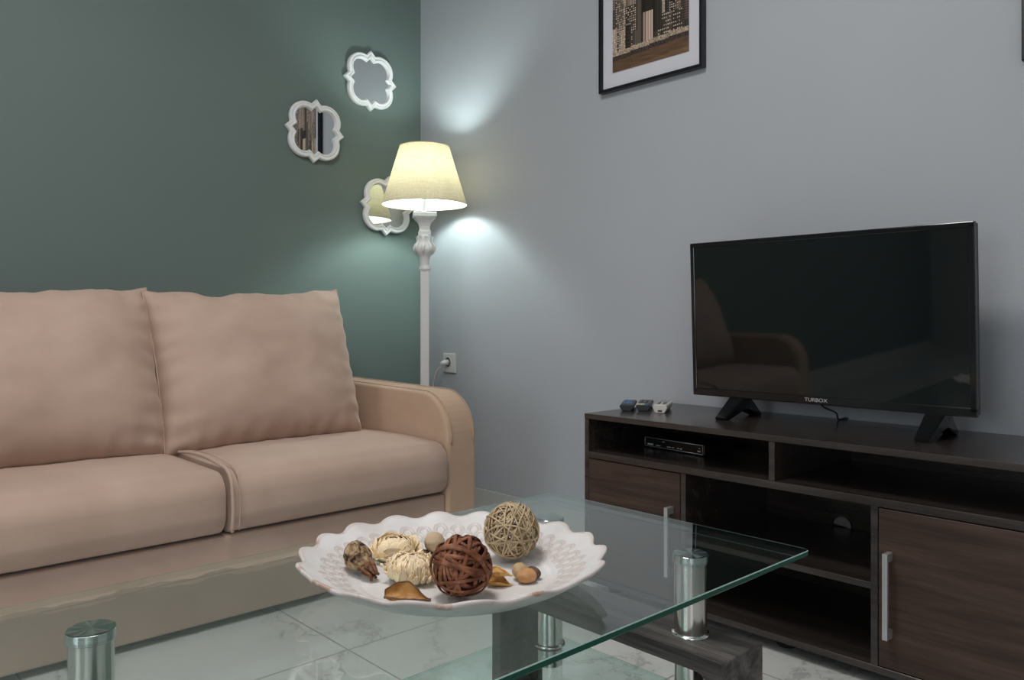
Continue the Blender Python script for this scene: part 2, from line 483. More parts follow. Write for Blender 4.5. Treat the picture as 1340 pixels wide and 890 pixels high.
def pillow(name, label, x0, x1, ybot, ytop, zbot, ztop, thick, seed, corner, dip, nn=56):
    """stuffed back cushion; front face leans from (ybot, zbot) to (ytop, ztop)"""
    W = x1 - x0; Hh = math.hypot(ytop - ybot, ztop - zbot)
    ex = Vector((1, 0, 0)); ez = Vector((0, ytop - ybot, ztop - zbot)).normalized(); ey = ex.cross(ez)  # ey to the room
    base = Vector(((x0 + x1) / 2, ybot, zbot)) - ey * 0.0
    vs_, fs = [], []
    def P(u, v, side):
        pu = 1 - corner * (1 - v * v); pv = 1 - corner * .9 * (1 - u * u)
        x = W / 2 * u * pu * (1 + .02 * max(0, v)); z = Hh / 2 * v * pv
        prof = ((1 - abs(u) ** 3.2) * (1 - abs(v) ** 3.0))
        t = thick / 2 * max(0, prof) ** .55
        if v < 0 and side > 0: t *= 1 + .12 * (-v)
        edge = max(0, 1 - prof * 1.6)
        wr = .010 * edge * math.sin(30 * u + 3 * nz((u, v, seed), 3)) * (abs(v) > .45) * prof ** .3 * max(0, (abs(v) - .45) / .55)
        wr += .009 * edge * math.sin(26 * v + 2 * nz((u, v, seed), 3, 4)) * prof ** .3 * max(0, (abs(u) - .45) / .55)
        wr += .014 * nz((u, v, .3), 1.6, seed) * prof + .006 * nz((u, v, .3), 4.5, seed + 9) * prof
        z += .010 * nz((u * 1.7, 0, seed), 2.4) * (v > .5) * (v - .5) * 2
        z += math.sin(9.5 * u + seed) * .004 * max(0, v) ** 3 + .010 * u * max(0, v) - dip * (1 - abs(u) ** 3) * max(0, v) ** 2
        return base + ex * x + ez * (z + Hh / 2) + ey * (side * (t + wr))
    for side in (1, -1):
        o = len(vs_)
        for j in range(nn + 1):
            for i in range(nn + 1):
                u = math.sin((-1 + 2 * i / nn) * PI / 2); v = math.sin((-1 + 2 * j / nn) * PI / 2)
                u = .6 * u + .4 * (-1 + 2 * i / nn); v = .6 * v + .4 * (-1 + 2 * j / nn)
                vs_.append(P(u, v, side))
        for j in range(nn):
            for i in range(nn):
                a = o + j * (nn + 1) + i; q = (a, a + 1, a + nn + 2, a + nn + 1)
                fs.append(q if side > 0 else q[::-1])
    m = MB(); m.add(vs_, fs, 0, True)
    org = (base.x, base.y, zbot)
    o = m.build(name, M['suede'], None, origin=org)
    bm = bmesh.new(); bm.from_mesh(o.data); bmesh.ops.remove_doubles(bm, verts=bm.verts, dist=1e-5)
    bmesh.ops.recalc_face_normals(bm, faces=bm.faces); bm.to_mesh(o.data); bm.free()
    tag(o, label, 'cushion', 'loose back cushions on the sofa')
    # seam welt round the outline
    rim = [(-1 + 2 * i / 30, -1) for i in range(30)] + [(1, -1 + 2 * i / 30) for i in range(30)] + [(1 - 2 * i / 30, 1) for i in range(30)] + [(-1, 1 - 2 * i / 30) for i in range(30)]
    s = MB(); s.tube([P(u * .999, v * .999, 1) for u, v in rim], .0028, 6, closed=True)
    s.build('seam', M['suede'], o)
    return o
pillow('back_cushion', 'beige suede back cushion beside the right armrest, pointed top corners', .817, 1.463, 2.315, 2.49, .385, .874, .235, 2, .018, .022)
pillow('back_cushion', 'beige suede back cushion on the left seat, cut by the photo edge', .135, .826, 2.325, 2.51, .386, .855, .25, 11, .008, .004)

# ------------------------------------------------------------------ floor lamp
LX, LY = 1.915, 2.572
lamp = thing('floor_lamp', 'white turned floor lamp with beige fabric shade, lit in the corner', 'lamp', (LX, LY, 0))
def lz(py): return CH - (py - HZ) * math.hypot(1, 0) / F * (SA * LX + CA * LY)
D = SA * LX + CA * LY
R4 = math.sqrt(2)
rot = PI / 4 - YAW + .16
m = MB()
m.lathe([(.135 * 1.0, 0), (.138, .008), (.135, .02), (.105, .028), (.10, .04), (.06, .055), (.04, .075), (.032, .09)], (LX, LY, 0), 40)
m.build('base', M['whitepole'], lamp)
m = MB()
sq = [(.021, .085), (.0165, .11), (.0165, .966), (.0185, .970)]
def zr(z): return .965 + (z - .93) * .766
m.lathe([(r * R4, z) for r, z in sq], (LX, LY, 0), 4, rot=rot, flat=True)
z0 = lz(352)
m.lathe([(r, zr(z)) for r, z in [(.018, .93), (.0235, .938), (.0245, .944), (.0235, .951), (.0175, .957), (.0175, .965), (.021, 1.0), (.024, 1.010), (.034, 1.022), (.040, 1.036),
         (.0405, 1.050), (.036, 1.064), (.028, 1.078), (.0245, 1.092), (.027, 1.104), (.030, 1.110), (.0285, 1.116), (.024, 1.120)]], (LX, LY, 0), 36)
zb = 1.118; ZB0 = 1.231
m.lathe([(r * R4, zr(z)) for r, z in [(.024, zb), (.0245, zb + .018), (.021, zb + .026), (.020, zb + .034), (.0205, zb + .045), (.024, zb + .062), (.031, zb + .076), (.038, zb + .084), (.0385, zb + .090),
          (.045, zb + .092), (.046, zb + .096), (.046, zb + .114), (.044, zb + .116)]], (LX, LY, 0), 4, rot=rot, flat=True)
m.lathe([(.008, zr(zb + .115)), (.0075, ZB0 + .054)], (LX, LY, 0), 20)
pole = m.build('pole', M['whitepole'], lamp)
orn = MB()
for k in range(8):                                   # carved leaves round the bulge
    t = 2 * PI * k / 8
    pts = []
    for j in range(7):
        f_ = j / 6; z = zr(1.024 + .086 * f_)
        r = [.036, .0415, .0435, .0385, .030, .0305, .0345][j]
        pts.append((LX + r * math.cos(t), LY + r * math.sin(t), z))
    orn.tube(pts, lambda f: .0035 + .006 * math.sin(PI * min(1, f * 1.15)) ** 1.0 * (1 - .35 * f), 8, flat=.45, up=lambda p: Vector((p.x - LX, p.y - LY, 0)))
orn.build('carved_ornament', M['whitepole'], lamp)
ZB, ZT, RB, RT = 1.231, 1.462, .169, .099
m = MB()
N = 96
vs_ = []; fs = []
for r, z in ((RB, ZB), (RT, ZT)):
    for i in range(N): vs_.append((LX + r * math.cos(2 * PI * i / N), LY + r * math.sin(2 * PI * i / N), z))
steps_ = 12
vs_ = []
for k in range(steps_ + 1):
    f_ = k / steps_; r = RB + (RT - RB) * f_; z = ZB + (ZT - ZB) * f_
    for i in range(N): vs_.append((LX + r * math.cos(2 * PI * i / N), LY + r * math.sin(2 * PI * i / N), z))
for k in range(steps_):
    for i in range(N):
        j = (i + 1) % N; fs.append((k * N + i, k * N + j, (k + 1) * N + j, (k + 1) * N + i))
m.add(vs_, fs, 0, True)
shade = m.build('lamp_shade', M['shade'], lamp)
M['trim'] = plain('shade_trim', (.52, .45, .30), .8)
for r, z in ((RB, ZB), (RT, ZT)):
    m = MB(); m.tube([(LX + r * math.cos(2 * PI * i / N), LY + r * math.sin(2 * PI * i / N), z) for i in range(N)], .0016, 6, closed=True)
    m.build('trim', M['trim'], shade)
m = MB()                                              # spider ring that carries the shade
for k in range(3):
    t = 2 * PI * k / 3 + .5
    rr = RB - .075 * (RB - RT) / .231
    m.tube([(LX + .018 * math.cos(t), LY + .018 * math.sin(t), ZB + .05), (LX + rr * math.cos(t), LY + rr * math.sin(t), ZB + .07)], .0016, 6)
m.build('shade_carrier', M['whitepole'], shade)
MB().lathe([(.010, ZB + .040), (.0165, ZB + .042), (.0185, ZB + .052), (.021, ZB + .054), (.021, ZB + .062), (.016, ZB + .064), (.016, ZB + .074)], (LX, LY, 0), 28).build('socket', M['plastic_white'], lamp)
bl = MB(); bp = [(.012, ZB + .072), (.014, ZB + .098)] + [(.0285 * math.cos(t), ZB + .135 + .0285 * math.sin(t)) for t in [-.95 + (PI / 2 + .95) * i / 12 for i in range(12)]] + [(0, ZB + .1635)]
bl.lathe(bp, (LX, LY, 0), 28); bl.build('bulb', M['bulb'], lamp)
# socket in the wall and the lamp's cord
oc = at(589.5, 475, x=WX)
out = thing('wall_outlet', 'white power outlet low on the grey wall behind the sofa arm', 'outlet', (WX, oc.y, oc.z))
m = MB(); m.box((WX - .009, oc.y - .041, oc.z - .041), (WX, oc.y + .041, oc.z + .041), .003)
fp = m.build('face_plate', M['plastic_white'], out)
m = MB(); ring = [(WX - .0095, oc.y + .006 + .021 * math.cos(t), oc.z + .004 + .021 * math.sin(t)) for t in [2 * PI * i / 28 for i in range(28)]]
m.tube(ring, .0018, 6, closed=True); m.build('socket_rim', M['plastic_white'], out)
m = MB(); m.prism([(p[1], p[2]) for p in ring], WX - .0098, WX - .0088, 'x'); m.build('socket_well', M['hole'], out)
pc = Vector((WX - .010, oc.y + .006, oc.z + .002))
m = MB(); m.tube([pc, pc + Vector((-.014, 0, 0)), pc + Vector((-.026, .002, -.001)), pc + Vector((-.034, .006, -.005))], lambda f: .0135 - .006 * f, 14)
cordpts = [pc + Vector((-.032, .005, -.004))]
P1 = cordpts[0]; ctr = [P1, at(577.5, 478.5, x=2.092), at(572, 486, x=2.088), at(568.5, 497, x=2.085), at(566.5, 512, x=2.083), Vector((2.08, oc.y + .03, .18)),
       Vector((2.05, LY + .08, .012)), Vector((LX + .135, LY + .03, .006)), Vector((LX + .130, LY, .012))]
def catmull(c, n=10):
    o_ = []
    for i in range(len(c) - 1):
        p0 = c[max(0, i - 1)]; p1 = c[i]; p2 = c[i + 1]; p3 = c[min(len(c) - 1, i + 2)]
        for k in range(n):
            t = k / n
            o_.append(.5 * ((2 * p1) + (p2 - p0) * t + (2 * p0 - 5 * p1 + 4 * p2 - p3) * t * t + (3 * p1 - p0 - 3 * p2 + p3) * t ** 3))
    o_.append(c[-1]); return o_
c2 = MB(); c2.tube(catmull(ctr), .0042, 8)
cord = c2.build('power_cord', M['plastic_white'], lamp)
m.build('plug', M['plastic_white'], cord)

# ------------------------------------------------------------------ barbed quatrefoil mirrors
def quatrefoil(cc, rr, tip, n=180):
    o_ = []
    for i in range(n):
        t = 2 * PI * i / n; dx, dz = math.cos(t), math.sin(t); best = tip / (abs(dx) + abs(dz))
        for sx in (-1, 1):
            for sz in (-1, 1):
                bq = dx * sx * cc + dz * sz * cc; disc = bq * bq - (2 * cc * cc - rr * rr)
                if disc >= 0: best = max(best, bq + math.sqrt(disc))
        o_.append((best * dx, best * dz))
    return o_
def mirror(px, py, label, roll, tilt=0.0, scale=1.0):
    c = at(px, py, y=WY)
    t = thing('wall_mirror', label, 'mirror', (c.x, WY - .002 - abs(math.sin(tilt)) * .13, c.z), 0, 'white quatrefoil mirrors on the green wall')
    t.rotation_euler = (0, roll, tilt)
    k = scale
    loops = [(.045, .066, .128, 0.0), (.045, .066, .128, .012), (.045, .0625, .1235, .0170), (.045, .0575, .117, .0170), (.045, .0555, .1145, .0140),
             (.045, .0515, .109, .0140), (.045, .0485, .105, .0185), (.045, .0450, .101, .0175), (.045, .0405, .095, .006), (.045, .0405, .095, 0)]
    n = 240; m = MB(); vs_ = []; fs = []
    for cc, rr, tp, hh in loops:
        vs_ += [(x * k, -hh, z * k) for x, z in quatrefoil(cc, rr, tp, n)]
    for j in range(len(loops) - 1):
        for i in range(n):
            i2 = (i + 1) % n; fs.append((j * n + i, j * n + i2, (j + 1) * n + i2, (j + 1) * n + i))
    m.add(vs_, fs); m.build('frame', M['whitegloss'], t, world=False)
    g = MB(); q = quatrefoil(.045, .042, .097, n)
    g.add([(x * k, -.006, z * k) for x, z in q] + [(x * k, -.001, z * k) for x, z in q],
          [tuple(range(n))] + [(i, (i + 1) % n, n + (i + 1) % n, n + i) for i in range(n)])
    g.build('mirror_glass', M['mirror'], t, world=False)
    return t
mirror(483.2, 107, 'white quatrefoil mirror highest of three, reflecting plain grey wall', 0)
mirror(409.8, 172.5, 'white quatrefoil mirror farthest left, reflecting the framed city picture', .045, -.037)
mirror(503.3, 270.5, 'white quatrefoil mirror partly hidden by the lamp shade', .06, -.088)

# ------------------------------------------------------------------ framed pictures on the grey wall
def picture(y0, y1, z0, z1, label, seed, fw=.0125):
    t = thing('framed_picture', label, 'picture', (WX, (y0 + y1) / 2, z0), 0, 'framed city prints on the grey wall')
    X = WX
    m = MB(); dp = .024
    prof = [(0, 0), (0, dp - .002), (.002, dp), (fw * .75, dp), (fw, dp - .009), (fw, 0)]
    n = len(prof); vs_ = []
    for (sy, sz, cy, cz) in ((1, 1, y0, z0), (-1, 1, y1, z0), (-1, -1, y1, z1), (1, -1, y0, z1)):
        for w, d in prof: vs_.append((X - d - .001, cy + sy * w, cz + sz * w))
    fs = []
    for k in range(4):
        k2 = (k + 1) % 4
        for i in range(n):
            i2 = (i + 1) % n; fs.append((k * n + i, k * n + i2, k2 * n + i2, k2 * n + i))
    m.add(vs_, fs); m.build('frame', M['frameblk'], t)
    xm = X - .012
    MB().box((xm, y0 + fw - .002, z0 + fw - .002), (X - .002, y1 - fw + .002, z1 - fw + .002)).build('mat_board', M['mat'], t)
    # the print: generic sepia skyline over water, flat colours on one sheet
    ya, yb, za, zb_ = y0 + .055, y1 - .055, z0 + .062, z1 - .062
    NY, NZ = 84, 112
    rnd = random.Random(seed)
    img = np.zeros((NZ, NY, 3))
    sky0, sky1 = np.array([.12, .08, .06]), np.array([.42, .34, .27])
    for j in range(NZ):
        img[j, :] = sky1 * (1 - j / NZ) + sky0 * (j / NZ)
    for j in range(NZ):
        for i in range(NY):
            img[j, i] *= 1 + .35 * nz((i * .03, j * .05, 0), 1, seed)
    wl = int(NZ * .12)
    x = -3
    for layer in range(3):
        x = -4
        while x < NY:
            w = rnd.randint(5, 12); h = int(NZ * (rnd.uniform(.62, .98) if layer == 0 else rnd.uniform(.38, .72) if layer == 1 else rnd.uniform(.22, .42)))
            tone = [rnd.uniform(.06, .36), rnd.uniform(.02, .14), rnd.choice((.03, .05, .08, .40))][layer]
            colr = np.array([1, .76, .60]) * tone
            st = rnd.choice((0, 1, 1, 2)); per = rnd.choice((2, 2, 3, 3))
            for i in range(max(0, x), min(NY, x + w)):
                for j in range(wl, min(NZ, h)):
                    cc = colr.copy()
                    if i - x < w * .3: cc = cc * .6
                    if st == 0 and (j % per) == 0: cc = cc * .35
                    if st == 1 and (j % per) < 1 and (i % 2) == 0 and rnd.random() < .7: cc = np.array([.70, .59, .48]) * rnd.uniform(.6, 1.3)
                    if st == 2 and (i % per) == 0: cc = cc * 1.9
                    img[j, i] = cc
            x += w + rnd.randint(0, 3)
    for j in range(wl + 10):
        for i in range(NY):
            edge = wl - 3 + int(4 * i / NY)
            if j < edge: img[j, i] = np.array([.135, .078, .045]) * (1 + .4 * nz((i * .08, j * .5, 0), 1, seed + 3)) * (1.25 if j < edge - 9 else .9)
            elif j < edge + 4: img[j, i] = np.array([.05, .035, .03]) * rnd.uniform(.6, 1.6)
            elif j < edge + 8: img[j, i] = np.array([.45, .35, .26]) * rnd.uniform(.4, 1.3)
    vs_ = []; fs = []
    xp = xm - .0015
    for j in range(NZ + 1):
        for i in range(NY + 1): vs_.append((xp, yb - (yb - ya) * i / NY, za + (zb_ - za) * j / NZ))
    for j in range(NZ):
        for i in range(NY):
            a = j * (NY + 1) + i; fs.append((a, a + 1, a + NY + 2, a + NY + 1))
    m = MB(); m.add(vs_, fs); o = m.build('art_print', M['print'], t)
    ca = o.data.color_attributes.new('Col', 'FLOAT_COLOR', 'CORNER')
    cols = np.ones((NZ * NY, 4, 4), dtype=np.float32); cols[:, :, :3] = np.clip(img.reshape(-1, 1, 3), 0, 1)
    ca.data.foreach_set('color', cols.ravel())
    return t
pl, pr = at(784, 123, x=WX - .02), at(919.5, 90, x=WX - .02)
picture(pr.y, pl.y, pl.z - .001, pl.z + .56, 'black framed sepia city print high on grey wall above the remotes', 4)
p2 = at(1337.2, 80, x=WX - .02)
picture(p2.y - .42, p2.y, p2.z, p2.z + .56, 'black picture frame at the right photo edge, only its side showing', 9)

# ------------------------------------------------------------------ TV bench
CX0, CX1, CY0, CY1, CT = 1.709, WX - .010, .370, 1.534, .507
bench = thing('tv_stand', 'dark brown wood television bench with two doors and open shelves', 'cabinet', ((CX0 + CX1) / 2, (CY0 + CY1) / 2, 0))
bv = .0008
def bpart(name, lo, hi, mat='wenge', par=None): return MB().box(lo, hi, bv, 1).build(name, M[mat], par or bench)
bpart('top', (CX0, CY0, CT - .0148), (CX1, CY1, CT))
for y in (CY0, CY1 - .015): bpart('side_panel', (CX0 + .001, y, .031), (CX1, y + .015, CT - .015))
bpart('bottom_panel', (CX0 + .001, CY0 + .0152, .031), (CX1, CY1 - .0152, .046))
bpart('shelf', (CX0 + .001, CY0 + .0152, .382), (CX1, CY1 - .0152, .400))
bpart('divider', (CX0 + .002, .945, .4002), (CX1, .960, CT - .015))
for y in (.7085, 1.1905): bpart('divider', (CX0 + .001, y, .0462), (CX1, y + .015, .3818))
bpart('shelf', (CX0 + .004, .7237, .204), (CX1, 1.1903, .2185))
bk = MB(); hc = at(1103, 688, x=CX1 - .008)
ring_n = 40; yy0, yy1, zz0, zz1 = CY0 + .0152, CY1 - .0152, .0462, CT - .0152
circ = [(hc.y + .026 * math.cos(2 * PI * i / ring_n), hc.z + .026 * math.sin(2 * PI * i / ring_n)) for i in range(ring_n)]
def sqp(i):
    t = 2 * PI * i / ring_n; dx, dz = math.cos(t), math.sin(t)
    ks = []
    if dx > 1e-9: ks.append((yy1 - hc.y) / dx)
    if dx < -1e-9: ks.append((yy0 - hc.y) / dx)
    if dz > 1e-9: ks.append((zz1 - hc.z) / dz)
    if dz < -1e-9: ks.append((zz0 - hc.z) / dz)
    k = min(ks); return (hc.y + dx * k, hc.z + dz * k)
sqv = [sqp(i) for i in range(ring_n)]
for k, (cy_, cz_) in enumerate(((yy0, zz0), (yy1, zz0), (yy1, zz1), (yy0, zz1))):
    j = min(range(ring_n), key=lambda q: (sqv[q][0] - cy_) ** 2 + (sqv[q][1] - cz_) ** 2); sqv[j] = (cy_, cz_)
for x in (CX1 - .008, CX1 - .002):
    bk.add([(x, a, c) for a, c in circ] + [(x, a, c) for a, c in sqv], [(i, (i + 1) % ring_n, ring_n + (i + 1) % ring_n, ring_n + i) for i in range(ring_n)])
bk.build('back_panel', M['wenge'], bench)
gm = MB()                                             # grey half disc painting the lit wall seen through the hole
gm.prism(arc((hc.y, hc.z), .024, .15, PI + .15, 20), CX1 - .013, CX1 - .006, 'x', .001)
gm.build('hole_light_patch', plain('lit_hole_grey', (.36, .34, .33), .5), bench)
for (ya, yb, hy) in ((CY0 + .017, .7065, .683), (1.2075, CY1 - .017, 1.232)):
    dr = MB().box((CX0 + .0005, ya, .0485), (CX0 + .0165, yb, .3795), .0008, 1).build('door', M['walnut'], bench)
    h = MB(); h.box((CX0 - .027, hy - .0055, .115), (CX0 - .019, hy + .0055, .293), .001)
    for z in (.124, .284): h.box((CX0 - .0195, hy - .0055, z - .009), (CX0 + .001, hy + .0055, z + .009), .001)
    h.build('handle', M['alu'], dr)
for (fx, fy) in ((CX0 + .07, CY0 + .06), (CX0 + .07, CY1 - .06), (CX1 - .05, CY0 + .06), (CX1 - .05, CY1 - .06), (CX0 + .07, .95)):
    MB().lathe([(.022, 0), (.024, .004), (.022, .0308)], (fx, fy, 0), 20).build('foot', M['dark'], bench)

# ------------------------------------------------------------------ television
tvL, tvR = Vector((1.9405, 1.322, 0)), Vector((1.9375, .588, 0))
tvc = (tvL + tvR) / 2; W = (tvL - tvR).length
tz0, tz1 = .5607, .9915
tv = thing('television', 'black flat television with glossy screen standing on the dark bench', 'television', (tvc.x, tvc.y, CT))
ang = math.atan2(tvR.y - tvL.y, tvR.x - tvL.x)           # local +x runs left to right as seen
tv.rotation_euler = (0, 0, ang)
z0, z1 = tz0 - CT, tz1 - CT; hw = W / 2
# local: x left->right, -y towards the room?  room side is checked by the sign below
room = Vector((-1, .05, 0)); ly = Vector((-math.sin(ang), math.cos(ang), 0)); S_ = 1 if ly.dot(room) > 0 else -1
def tvb(lo, hi): return (lo[0], min(lo[1] * S_, hi[1] * S_), lo[2]), (hi[0], max(lo[1] * S_, hi[1] * S_), hi[2])
m = MB(); m.box(*tvb((-hw + .002, -.032, z0 + .002), (hw - .002, -.001, z1 - .002)), .004)
m.box(*tvb((-hw * .72, -.062, z0 + .03), (hw * .72, -.030, z0 + .30)), .012)
H_ = m.build('housing', M['tvback'], tv, world=False)
bz, bb = .0135, .021
m = MB()
m.box(*tvb((-hw, -.012, z0), (hw, .0035, z0 + bb)), .0022)
m.box(*tvb((-hw, -.012, z1 - bz), (hw, .0035, z1)), .0022)
m.box(*tvb((-hw, -.012, z0 + bb * .5), (-hw + bz, .0035, z1 - bz * .5)), .0022)
m.box(*tvb((hw - bz, -.012, z0 + bb * .5), (hw, .0035, z1 - bz * .5)), .0022)
B_ = m.build('bezel', M['tvblack'], tv, world=False)
Sc_ = MB().box(*tvb((-hw + bz - .001, -.004, z0 + bb - .001), (hw - bz + .001, .0012, z1 - bz + .001))).build('screen', M['screen'], tv, world=False)
fc = bpy.data.curves.new('brand_text', 'FONT'); fc.body = 'TURBOX'; fc.size = .0135; fc.align_x = 'CENTER'; fc.align_y = 'CENTER'; fc.extrude = .0003
ft = bpy.data.objects.new('brand_text', fc); COL.objects.link(ft)
dg = bpy.context.evaluated_depsgraph_get(); me = bpy.data.meshes.new_from_object(ft.evaluated_get(dg))
bpy.data.objects.remove(ft)
me.transform(Matrix.Diagonal((1.12, .95, 1, 1)))
lo = bpy.data.objects.new('brand_lettering', me); COL.objects.link(lo); lo.parent = tv
lo.location = (0.0, .0040 * S_, z0 + .0115); lo.rotation_euler = (PI / 2, 0, 0 if S_ < 0 else PI)
me.materials.clear(); me.materials.append(M['logo'])
lean = Matrix.Translation((0, 0, z0)) @ Matrix.Rotation(-S_ * .040, 4, 'X') @ Matrix.Translation((0, 0, -z0))
for q in (H_, B_, Sc_): q.data.transform(lean)
lo.data.transform(Matrix.Translation(lo.location) @ lo.rotation_euler.to_matrix().to_4x4()); lo.data.transform(lean)
lo.location = (0, 0, 0); lo.rotation_euler = (0, 0, 0)
for lx in (-hw + .141, hw - .085):                      # the two splayed feet
    m = MB()
    top = z0 + .004
    pf = [(-.098, .0), (-.100, .006), (-.016, top), (.016, top), (.086, .006), (.084, 0), (.070, 0), (.004, top - .034), (-.010, top - .034), (-.076, 0)]
    vs_ = []; fs = []
    n = len(pf)
    for sgn in (-1, 1):
        for (yy, zz) in pf:
            wd = .016 if zz < .02 else .022
            vs_.append((lx + sgn * wd, -yy * S_ - .014 * S_, zz))
    bm = bmesh.new(); V = [bm.verts.new(p) for p in vs_]
    bm.faces.new(V[:n]); bm.faces.new(V[n:][::-1])
    for i in range(n): bm.faces.new((V[i], V[n + i], V[n + (i + 1) % n], V[(i + 1) % n]))
    bmesh.ops.recalc_face_normals(bm, faces=bm.faces)
    bmesh.ops.bevel(bm, geom=bm.edges[:], offset=.0018, segments=2, affect='EDGES')
    m.from_bm(bm); m.build('stand_leg', M['tvblack'], tv, world=False)
Minv = (Matrix.Translation((tvc.x, tvc.y, CT)) @ Matrix.Rotation(ang, 4, 'Z')).inverted()
ca, cb = at(1076, 531, x=1.965), at(1097, 548.5, z=CT + .003)
cc = catmull([Minv @ p for p in (Vector((1.965, ca.y, ca.z + .03)), ca, ca.lerp(cb, .6) + Vector((.02, 0, .002)), cb, cb + Vector((.03, -.004, 0)), Vector((WX - .015, cb.y - .01, CT + .003)))], 8)
m = MB(); m.tube(cc, .0022, 8); m.build('power_cable', M['tvback'], tv, world=False)

# ------------------------------------------------------------------ set-top box and its cable
ba, bb_ = at(843.5, 584, z=.4015), at(921, 597, z=.4015)
bc = (ba + bb_) / 2; bw = (ba - bb_).length; ba_ = math.atan2(ba.y - bb_.y, ba.x - bb_.x)
stb = thing('set_top_box', 'small black set top box with silver trim on the open shelf', 'media box', (bc.x, bc.y, .4002), ba_ - PI / 2)
# local: +y towards the left end, -x to the room
m = MB(); m.box((.003, -bw / 2, .003), (.135, bw / 2, .0300), .002)
for (fx, fy) in ((.015, -.09), (.015, .09), (.12, -.09), (.12, .09)): m.lathe([(.006, 0), (.006, .004)], (fx, fy, 0), 10)
m.build('housing', M['tvback'], stb, world=False)
m = MB(); m.box((0, -bw / 2 + .002, .005), (.004, bw / 2 - .002, .029), .001); m.build('front_panel', M['tvblack'], stb, world=False)
m = MB()
loop = [(-.0005, bw / 2 - .003, .0045), (-.0005, -bw / 2 + .003, .0045), (-.0005, -bw / 2 + .003, .0295), (-.0005, bw / 2 - .003, .0295)]
for i in range(4): m.tube([loop[i], loop[(i + 1) % 4]], .0013, 6)
m.build('silver_trim', M['silvertrim'], stb, world=False)
for (y, z, w, h) in ((.085, .0105, .022, .0042), (.055, .0095, .016, .0018), (.015, .0105, .014, .002), (.000, .0105, .008, .0022), (-.018, .0105, .007, .0032), (-.029, .0105, .007, .0032),
                     (-.092, .012, .010, .004), (-.093, .020, .006, .002), (.035, .0225, .008, .0018)):
    MB().box((-.0008, y - w / 2, z - h / 2), (.001, y + w / 2, z + h / 2)).build('panel_mark', M['boxprint'], stb, world=False)
Sm = (Matrix.Translation((bc.x, bc.y, .4002)) @ Matrix.Rotation(ba_ - PI / 2, 4, 'Z')).inverted()
lp = [at(px, py, x=xx) for px, py, xx in ((900, 574, 2.03), (868, 570, 2.06), (835, 562, 2.02), (806, 556.5, 2.0), (786, 561, 1.96), (778, 573, 1.93), (784, 585, 1.90), (800, 588.5, 1.90), (816, 583.5, 1.95), (832, 580.5, 2.03))]
for p in lp: p.z = max(.4030, p.z)
m = MB(); m.tube(catmull([Sm @ p for p in lp], 8), .0016, 8); m.build('cable', M['alu'], stb, world=False)

# ------------------------------------------------------------------ remotes
def remote(label, px, py, length, width, height, rot_, style):
    p = at(px, py, z=CT)
    t = thing('remote_control', label, 'remote', (p.x, p.y, CT + .0003), rot_, 'remote controls at the end of the bench')
    # local +x away from the front end, hull section across y
    body = {'black': 'rem_black', 'dark': 'rem_black', 'white': 'rem_white'}[style]
    w = width / 2
    sec = [(-w * .62, 0), (w * .62, 0), (w, height * .6), (w * .96, height * .88), (w * .80, height), (-w * .80, height), (-w * .96, height * .88), (-w, height * .6)]
    m = MB(); m.prism([(y, z) for y, z in sec], 0, length, 'x', .0018, 2); m.build('body', M[body], t, world=False)
    def btn(name, x, y, a, b_, mat, h=.0016):
        MB().box((x - a / 2, y - b_ / 2, height - .0005), (x + a / 2, y + b_ / 2, height + h), .0006).build(name, M[mat], t, world=False)
    if style == 'black':
        btn('blue_panel', .075, 0, .09, width * .66, 'rem_blue')
        for i in range(3):
            for j in range(2): btn('button', .05 + i * .02, (j - .5) * .014, .009, .008, 'rem_grey', .0028)
        btn('power_button', .015, .006, .008, .008, 'red', .002)
    elif style == 'dark':
        btn('white_strip', .012, width * .24, .016, width * .42, 'rem_white')
        btn('yellow_strip', .012, -width * .02, .016, width * .16, 'rem_yellow')
        btn('blue_strip', .012, -width * .24, .016, width * .24, 'rem_blue')
        for i in range(5):
            for j in range(3): btn('button', .045 + i * .018, (j - 1) * .014, .010, .008, 'rem_grey', .0025)
    else:
        btn('display', .10, 0, .045, width * .70, 'lcd', .0008)
        for i in range(3):
            for j in range(2): btn('button', .03 + i * .016, (j - .5) * .016, .009, .010, 'rem_grey', .002)
        m = MB(); m.box((-.0012, -.006, .004), (.002, .006, .009), .001); m.build('infrared_window', M['red'], t, world=False)
    return t
remote('black remote control with blue panel, leftmost of three on the bench', 820.0, 538.2, .145, .042, .019, .60, 'black')
remote('dark remote control with white and yellow stripe lying between two others', 841.5, 538.2, .150, .043, .0185, .58, 'dark')
remote('white remote control with small display, rightmost of the three', 863.5, 541.0, .125, .041, .0235, .50, 'white')

